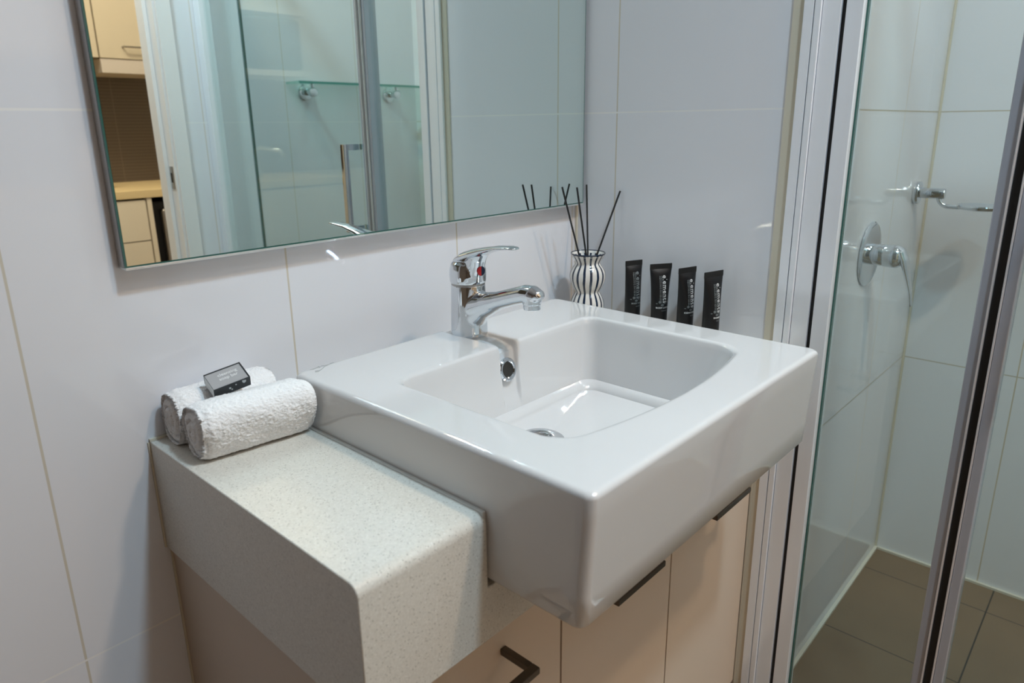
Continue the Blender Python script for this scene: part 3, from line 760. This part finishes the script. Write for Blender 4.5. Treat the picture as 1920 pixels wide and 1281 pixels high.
# ================================================================== SHOWER SCREEN
SX = 0.628      # plane of the glass
SZ0, SZ1 = FL + 0.022, 1.18
def screen():
    j = empty('shower_jamb', (SX, YM-0.03, FL), 'bright aluminium wall jamb where the shower screen meets the tiled corner', 'jamb')
    m = MB(); m.box((0.6065, YM-0.0145, FL), (0.650, YM-0.0003, SZ1+0.02), 0.001, 2); m.box((0.6065, YM-0.0245, FL), (0.648, YM-0.0155, SZ1+0.02), 0.001, 2); m.build('wall_channel', M['alu'], j)
    m = MB(); m.box((0.6100, YM-0.0155, FL), (0.645, YM-0.0145, SZ1+0.02)); m.build('joint_line', M['dark'], j, smooth=False)
    m = MB(); m.box((0.6110, YM-0.0500, FL), (0.646, YM-0.0250, SZ1+0.02), 0.0012, 2); m.build('pivot_channel', M['alu'], j)
    m = MB(); m.box((0.6180, YM-0.0565, FL), (0.640, YM-0.0500, SZ1+0.02)); m.build('black_strip', M['seal'], j, smooth=False)  # black strip drawn in for a dark reflection between the channels
    m = MB(); m.box((0.6110, YM-0.0790, FL), (0.646, YM-0.0565, SZ1+0.02), 0.0012, 2); m.build('glazing_channel', M['alu'], j)
    def pane(name, y0, y1, parent, edge=True):
        m = MB(); m.box((SX-0.003, y0, SZ0), (SX+0.003, y1, SZ1)); return m.build(name, M['glass'], parent, smooth=False)
    p = empty('shower_screen', (SX, -0.57, SZ0), 'narrow fixed glass shower panel between the tiled corner and the door', 'shower screen', 'glass panels of the shower screen')
    pane('glass', -0.4795, -0.664, p)
    m = MB(); m.box((SX-0.0036, -0.4815, SZ0), (SX+0.0036, -0.4792, SZ1)); m.build('glass_edge', M['glassedge'], p, smooth=False)
    m = MB(); m.box((0.6110, -0.6765, FL), (0.645, -0.6635, SZ1-0.001), 0.0015, 3); m.build('stile', M['alu_dark'], p)
    m = MB(); m.box((0.6060, -0.6788, FL), (0.640, -0.6766, SZ1-0.001), 0.0006, 2); m.build('stile_lip', plain('pale_lip', (0.62, 0.58, 0.57), 0.35), p)
    d = empty('shower_door', (SX, -0.98, SZ0), 'wide hinged glass shower door with square chrome pull handle', 'shower screen')
    pane('glass', -0.702, -1.272, d)
    m = MB(); m.box((SX-0.0034, -1.2745, SZ0), (SX+0.0034, -1.2722, SZ1)); m.build('glass_edge', M['glassedge'], d, smooth=False)
    m = MB(); m.box((0.6110, -0.7040, SZ0), (0.645, -0.6915, SZ1), 0.0015, 3); m.build('stile', M['alu_dark'], d)
    m = MB(); m.box((0.6060, -0.6913, SZ0), (0.640, -0.6892, SZ1), 0.0006, 2); m.build('stile_lip', bpy.data.materials['pale_lip'], d)
    m = MB(); m.box((0.6140, -0.6890, SZ0), (0.640, -0.6790, SZ1)); m.build('black_strip', M['seal'], d, smooth=False)
    m = MB(); yh = -0.742; b = 0.0075; x0, x1 = 0.583, 0.672; za, zb2 = 0.096, 0.300
    for xx in (x0, x1):
        m.box((xx-b, yh-b, za-b), (xx+b, yh+b, zb2+b), 0.0015, 2)
    for zz in (za, zb2):
        m.box((x0+b, yh-b, zz-b), (SX-0.0032, yh+b, zz+b), 0.001, 2); m.box((SX+0.0032, yh-b, zz-b), (x1-b, yh+b, zz+b), 0.001, 2)
    m.build('pull_handle', M['chrome'], d)
    p2 = empty('shower_screen', (SX, -1.39, SZ0), 'fixed glass shower panel beside the doorway, seen in the mirror', 'shower screen', 'glass panels of the shower screen')
    pane('glass', -1.281, -1.492, p2)
    m = MB(); m.box((SX-0.0034, -1.2812, SZ0), (SX+0.0034, -1.2790, SZ1)); m.build('glass_edge', plain('bright_glass_edge', (0.45, 0.55, 0.58), 0.15), p2, smooth=False)
    m = MB(); m.box((0.6110, -1.529, FL), (0.646, -1.490, SZ1-0.001), 0.0012, 2); m.build('wall_channel', M['alu'], p2)
    m = MB(); m.box((0.611, -1.529, SZ1+0.0005), (0.645, -0.4795, SZ1+0.02), 0.001, 2)
    tag(m.build('head_rail', M['alu'], None), 'bright aluminium head rail along the top of the shower screen', 'rail')
    m = MB(); m.box((0.608, -1.4895, FL+0.0002), (0.648, -0.705, FL+0.018), 0.002, 2)
    tag(m.build('floor_rail', M['alu'], None), 'bright aluminium rail on the floor under the shower screen', 'rail')
screen()

# ================================================================== SHOWER FITTINGS
def mixer():
    cx, cz = 1.066, 0.0885
    root = empty('shower_mixer', (cx, YM, cz), 'chrome shower mixer with round wall plate and downward lever', 'tap')
    m = MB(); m.lathe([(0.062, 0.0003), (0.0655, 0.0015), (0.0655, 0.003), (0.062, 0.0062), (0.050, 0.0072), (0.024, 0.0078)], (cx, YM, cz), 'y', 72); m.build('wall_plate', M['chrome'], root)
    m = MB(); m.lathe([(0.0215, 0.006), (0.0215, 0.030), (0.0212, 0.0305), (0.0205, 0.031), (0.0212, 0.0315), (0.0225, 0.032), (0.0232, 0.045), (0.0225, 0.056), (0.018, 0.0635), (0.010, 0.067), (0.003, 0.068)], (cx, YM, cz), 'y', 48); m.build('cartridge_body', M['chrome'], root)
    Y = lambda d, z: (cx, YM - d, cz + z)
    m = MB(); sd = (1, 0, 0)
    m.loft([(Y(0.050, 0.019), 0.010, 0.005, (0,-1,.3), sd), (Y(0.061, 0.010), 0.0175, 0.0085, (0,-1,-1), sd), (Y(0.068, -0.006), 0.0180, 0.0080, (0,-.4,-1), sd), (Y(0.0735, -0.026), 0.0145, 0.0062, (0,-.3,-1), sd),
            (Y(0.080, -0.048), 0.0105, 0.0045, (0,-.3,-1), sd), (Y(0.086, -0.070), 0.0078, 0.0036, (0,-.22,-1), sd), (Y(0.089, -0.090), 0.0072, 0.0034, (0,-.1,-1), sd), (Y(0.0895, -0.096), 0.005, 0.0024, (0,0,-1), sd)], 32)
    o = m.build('lever', M['chrome'], root); remesh(o, 0.0011, 6)
mixer()
def soap_dish():
    cx, cz = 1.369, 0.189
    root = empty('soap_dish', (cx, YM, cz), 'chrome wall soap dish with round tray beside the shower corner', 'soap dish')
    m = MB(); m.lathe([(0.025, 0.0003), (0.0255, 0.001), (0.0255, 0.0100), (0.0245, 0.0112), (0.010, 0.0115)], (cx, YM, cz), 'y', 40); m.build('wall_mount', M['chrome'], root)
    m = MB(); m.lathe([(0.0120, 0.009), (0.0120, 0.060), (0.0110, 0.0618), (0.002, 0.0622)], (cx, YM, cz), 'y', 32); m.build('arm', M['chrome'], root)
    m = MB(); pts = []
    for i in range(9):
        t = PI/2*i/8; pts.append((cx, YM - 0.050 - 0.022*(1-math.cos(t)), cz - 0.008 - 0.020*math.sin(t)))
    pts.append((cx, YM - 0.094, cz - 0.028)); m.tube(pts, 0.0048, 14); m.build('curved_rod', M['chrome'], root)
    m = MB(); m.lathe([(0.002, -0.0335), (0.032, -0.0325), (0.044, -0.0290), (0.0475, -0.023), (0.0465, -0.0205), (0.044, -0.0215), (0.032, -0.0275), (0.002, -0.0285)], (cx, YM-0.134, cz), n=64); m.build('tray', M['chrome'], root)
soap_dish()
def shelf():
    root = empty('glass_shelf', (1.2, YF, 0.50), 'clear glass shelf on chrome brackets on the shower wall, seen in the mirror', 'shelf')
    m = MB(); m.box((0.905, YF+0.0015, 0.494), (1.478, YF+0.085, 0.502)); m.build('shelf_plate', mat_glass('shelf_glass', (0.80, 0.93, 0.89)), root, smooth=False)
    m = MB(); m.box((0.905, YF+0.085, 0.494), (1.478, YF+0.0862, 0.502)); m.build('polished_edge', plain('sea_green_edge', (0.10, 0.34, 0.29), 0.15), root, smooth=False)
    for x in (0.975, 1.345):
        m = MB(); rr = []
        for r, h in ((0.027, 0.0005), (0.028, 0.002), (0.028, 0.008), (0.024, 0.011), (0.011, 0.012), (0.010, 0.046), (0.016, 0.047), (0.016, 0.060), (0.012, 0.062)):
            rr.append([(x + r*math.cos(2*PI*k/32), YF + h, 0.468 + r*math.sin(2*PI*k/32)) for k in range(32)])
        m.rings(rr); m.lathe([(0.006, 0.478), (0.006, 0.4938)], (x, YF+0.054, 0), n=20)
        m.build('bracket', M['chrome'], root)
shelf()

# ================================================================== CEILING LIGHTS
labs = ['round white ceiling light over the middle of the bathroom', 'round warm ceiling light near the doorway', 'small round ceiling light inside the shower']
for (x, y, p, c, d), lb in zip(LAMPS, labs):
    r_ = empty('ceiling_light', (x, y, CEIL), lb, 'light', 'round ceiling lights')
    m = MB(); m.lathe([(d/2+0.004, CEIL-0.040), (d/2+0.014, CEIL-0.036), (d/2+0.018, CEIL-0.010), (d/2+0.018, CEIL-0.0004)], (x, y, 0), n=64, cap0=False); m.build('light_housing', M['trimw'], r_)
m = MB(); m.box((-0.17, -2.18, CEIL-0.018), (0.77, -1.76, CEIL-0.0003), 0.004); tag(m.build('kitchen_panel_light', M['trimw'], None), 'flat white ceiling light panel in the kitchen', 'light')

# ================================================================== KITCHEN SEEN THROUGH THE DOORWAY
def kitchen():
    KY = -2.60
    m = MB(); m.box((-0.62, -3.218, 0.052), (1.79, KY+0.005, 0.088), 0.003, 2)
    tag(m.build('kitchen_worktop', M['wood'], None), 'yellow timber-look kitchen worktop, seen in the mirror', 'worktop')
    m = MB(); m.box((-1.2, -3.219, 0.0885), (1.79, -3.208, 0.63)); tag(m.build('splashback', M['mosaic'], None), 'dark brown mosaic splashback behind the kitchen worktop', 'splashback')
    def base(x0, x1, splits, label):
        r = empty('kitchen_base_cabinet', ((x0+x1)/2, KY, FL), label, 'cabinet', 'kitchen base cabinets')
        m = MB(); m.box((x0, -3.2, FL+0.1), (x1, KY-0.02, 0.0515)); m.build('carcass', M['dark'], r, smooth=False)
        m = MB(); m.box((x0, -3.2, FL), (x1, KY-0.07, FL+0.0998)); m.build('kickboard', M['beige'], r, smooth=False)
        zs = [0.046] + splits + [FL+0.105]
        for a, b in zip(zs[:-1], zs[1:]):
            m = MB(); m.box((x0+0.002, KY-0.0195, b+0.0025), (x1-0.002, KY-0.001, a-0.0025), 0.001, 2); m.build('drawer_front', M['beige'], r)
        return r
    base(0.38, 0.782, [-0.140, -0.42], 'beige kitchen drawer unit beside the fridge, seen in the mirror')
    base(-0.60, 0.376, [], 'long beige kitchen cupboard under the sink')
    m = MB(); m.box((0.786, -3.2, FL), (0.806, KY, 0.051)); tag(m.build('end_panel', M['beige'], None), 'beige end panel between kitchen drawers and fridge', 'panel')
    fr = empty('bar_fridge', (1.05, KY, FL), 'small fridge with steel door under the kitchen worktop', 'fridge')
    m = MB(); m.box((0.815, -3.15, FL+0.01), (1.35, KY-0.03, 0.028), 0.004); m.build('fridge_body', M['black'], fr)
    m = MB(); m.box((0.846, KY-0.028, FL+0.03), (1.33, KY+0.004, -0.004), 0.010, 3); m.build('fridge_door', M['steeldoor'], fr)
    def upper(x0, x1, label, handle):
        y1 = -2.88; r = empty('kitchen_wall_cupboard', ((x0+x1)/2, -3.0, 0.7), label, 'cupboard', 'kitchen wall cupboards')
        m = MB(); m.box((x0, -3.2, 0.668), (x1, y1-0.02, 1.50)); m.build('carcass', M['cream'], r, smooth=False)
        m = MB(); m.box((x0+0.0015, y1-0.0195, 0.665), (x1-0.0015, y1, 1.50), 0.001, 2); d = m.build('door', M['cream'], r)
        if handle:
            m = MB(); m.tube([(handle, y1+0.001, 0.716), (handle, y1+0.026, 0.716), (handle+0.20, y1+0.026, 0.716), (handle+0.20, y1+0.001, 0.716)], 0.0045, 10); m.build('handle', M['satin'], d)
    upper(0.20, 0.778, 'cream kitchen wall cupboard left of the range hood', None)
    upper(0.782, 1.33, 'cream kitchen wall cupboard with thin bar handle above the range hood', 0.885)
    m = MB(); m.box((0.784, -3.19, 0.600), (1.33, -2.885, 0.6635), 0.003, 2)
    tag(m.build('range_hood', plain('pale_steel', (0.62, 0.56, 0.51), 0.4, 0.3), None), 'slim pale range hood under the kitchen cupboard', 'range hood')
    m = MB(); prof = [(0.050, 0.0885), (0.055, 0.092), (0.055, 0.25), (0.045, 0.285), (0.02, 0.298)]
    m.lathe(prof, (0.672, -2.83, 0), n=40); tag(m.build('storage_canister', M['trimw'], None), 'pale canister on the kitchen worktop at the mirror edge', 'canister')
    k = empty('kitchen_tap', (-0.26, -3.05, 0.0885), 'tall curved kitchen tap over the sink', 'tap')
    m = MB(); m.lathe([(0.024, 0.0885), (0.024, 0.13), (0.02, 0.134)], (-0.22, -2.86, 0), n=32); m.build('tap_body', M['chrome'], k)
    m = MB(); m.tube([(-0.22, -2.86, 0.13), (-0.22, -2.86, 0.235), (-0.235, -2.845, 0.25), (-0.31, -2.76, 0.232), (-0.32, -2.75, 0.20)], 0.011, 16); m.build('spout', M['chrome'], k)
    mw = empty('microwave_oven', (-0.38, -3.0, 0.63), 'dark microwave oven on the kitchen wall shelf', 'microwave')
    m = MB(); m.box((-0.56, -3.2, 0.655), (-0.10, -2.86, 0.915), 0.02, 4); m.build('case', M['teal'], mw)
    m = MB(); m.box((-0.545, -2.8595, 0.672), (-0.20, -2.853, 0.90), 0.004); m.build('door', M['black'], mw)
    for z in (0.62, 0.935):
        m = MB(); m.box((-0.60, -3.2, z), (-0.06, -2.86, z+0.030), 0.002)
        tag(m.build('wall_shelf', M['trimw'], None), 'white kitchen wall shelf %s the microwave' % ('under' if z < 0.8 else 'over'), 'shelf', 'kitchen wall shelves')
kitchen()
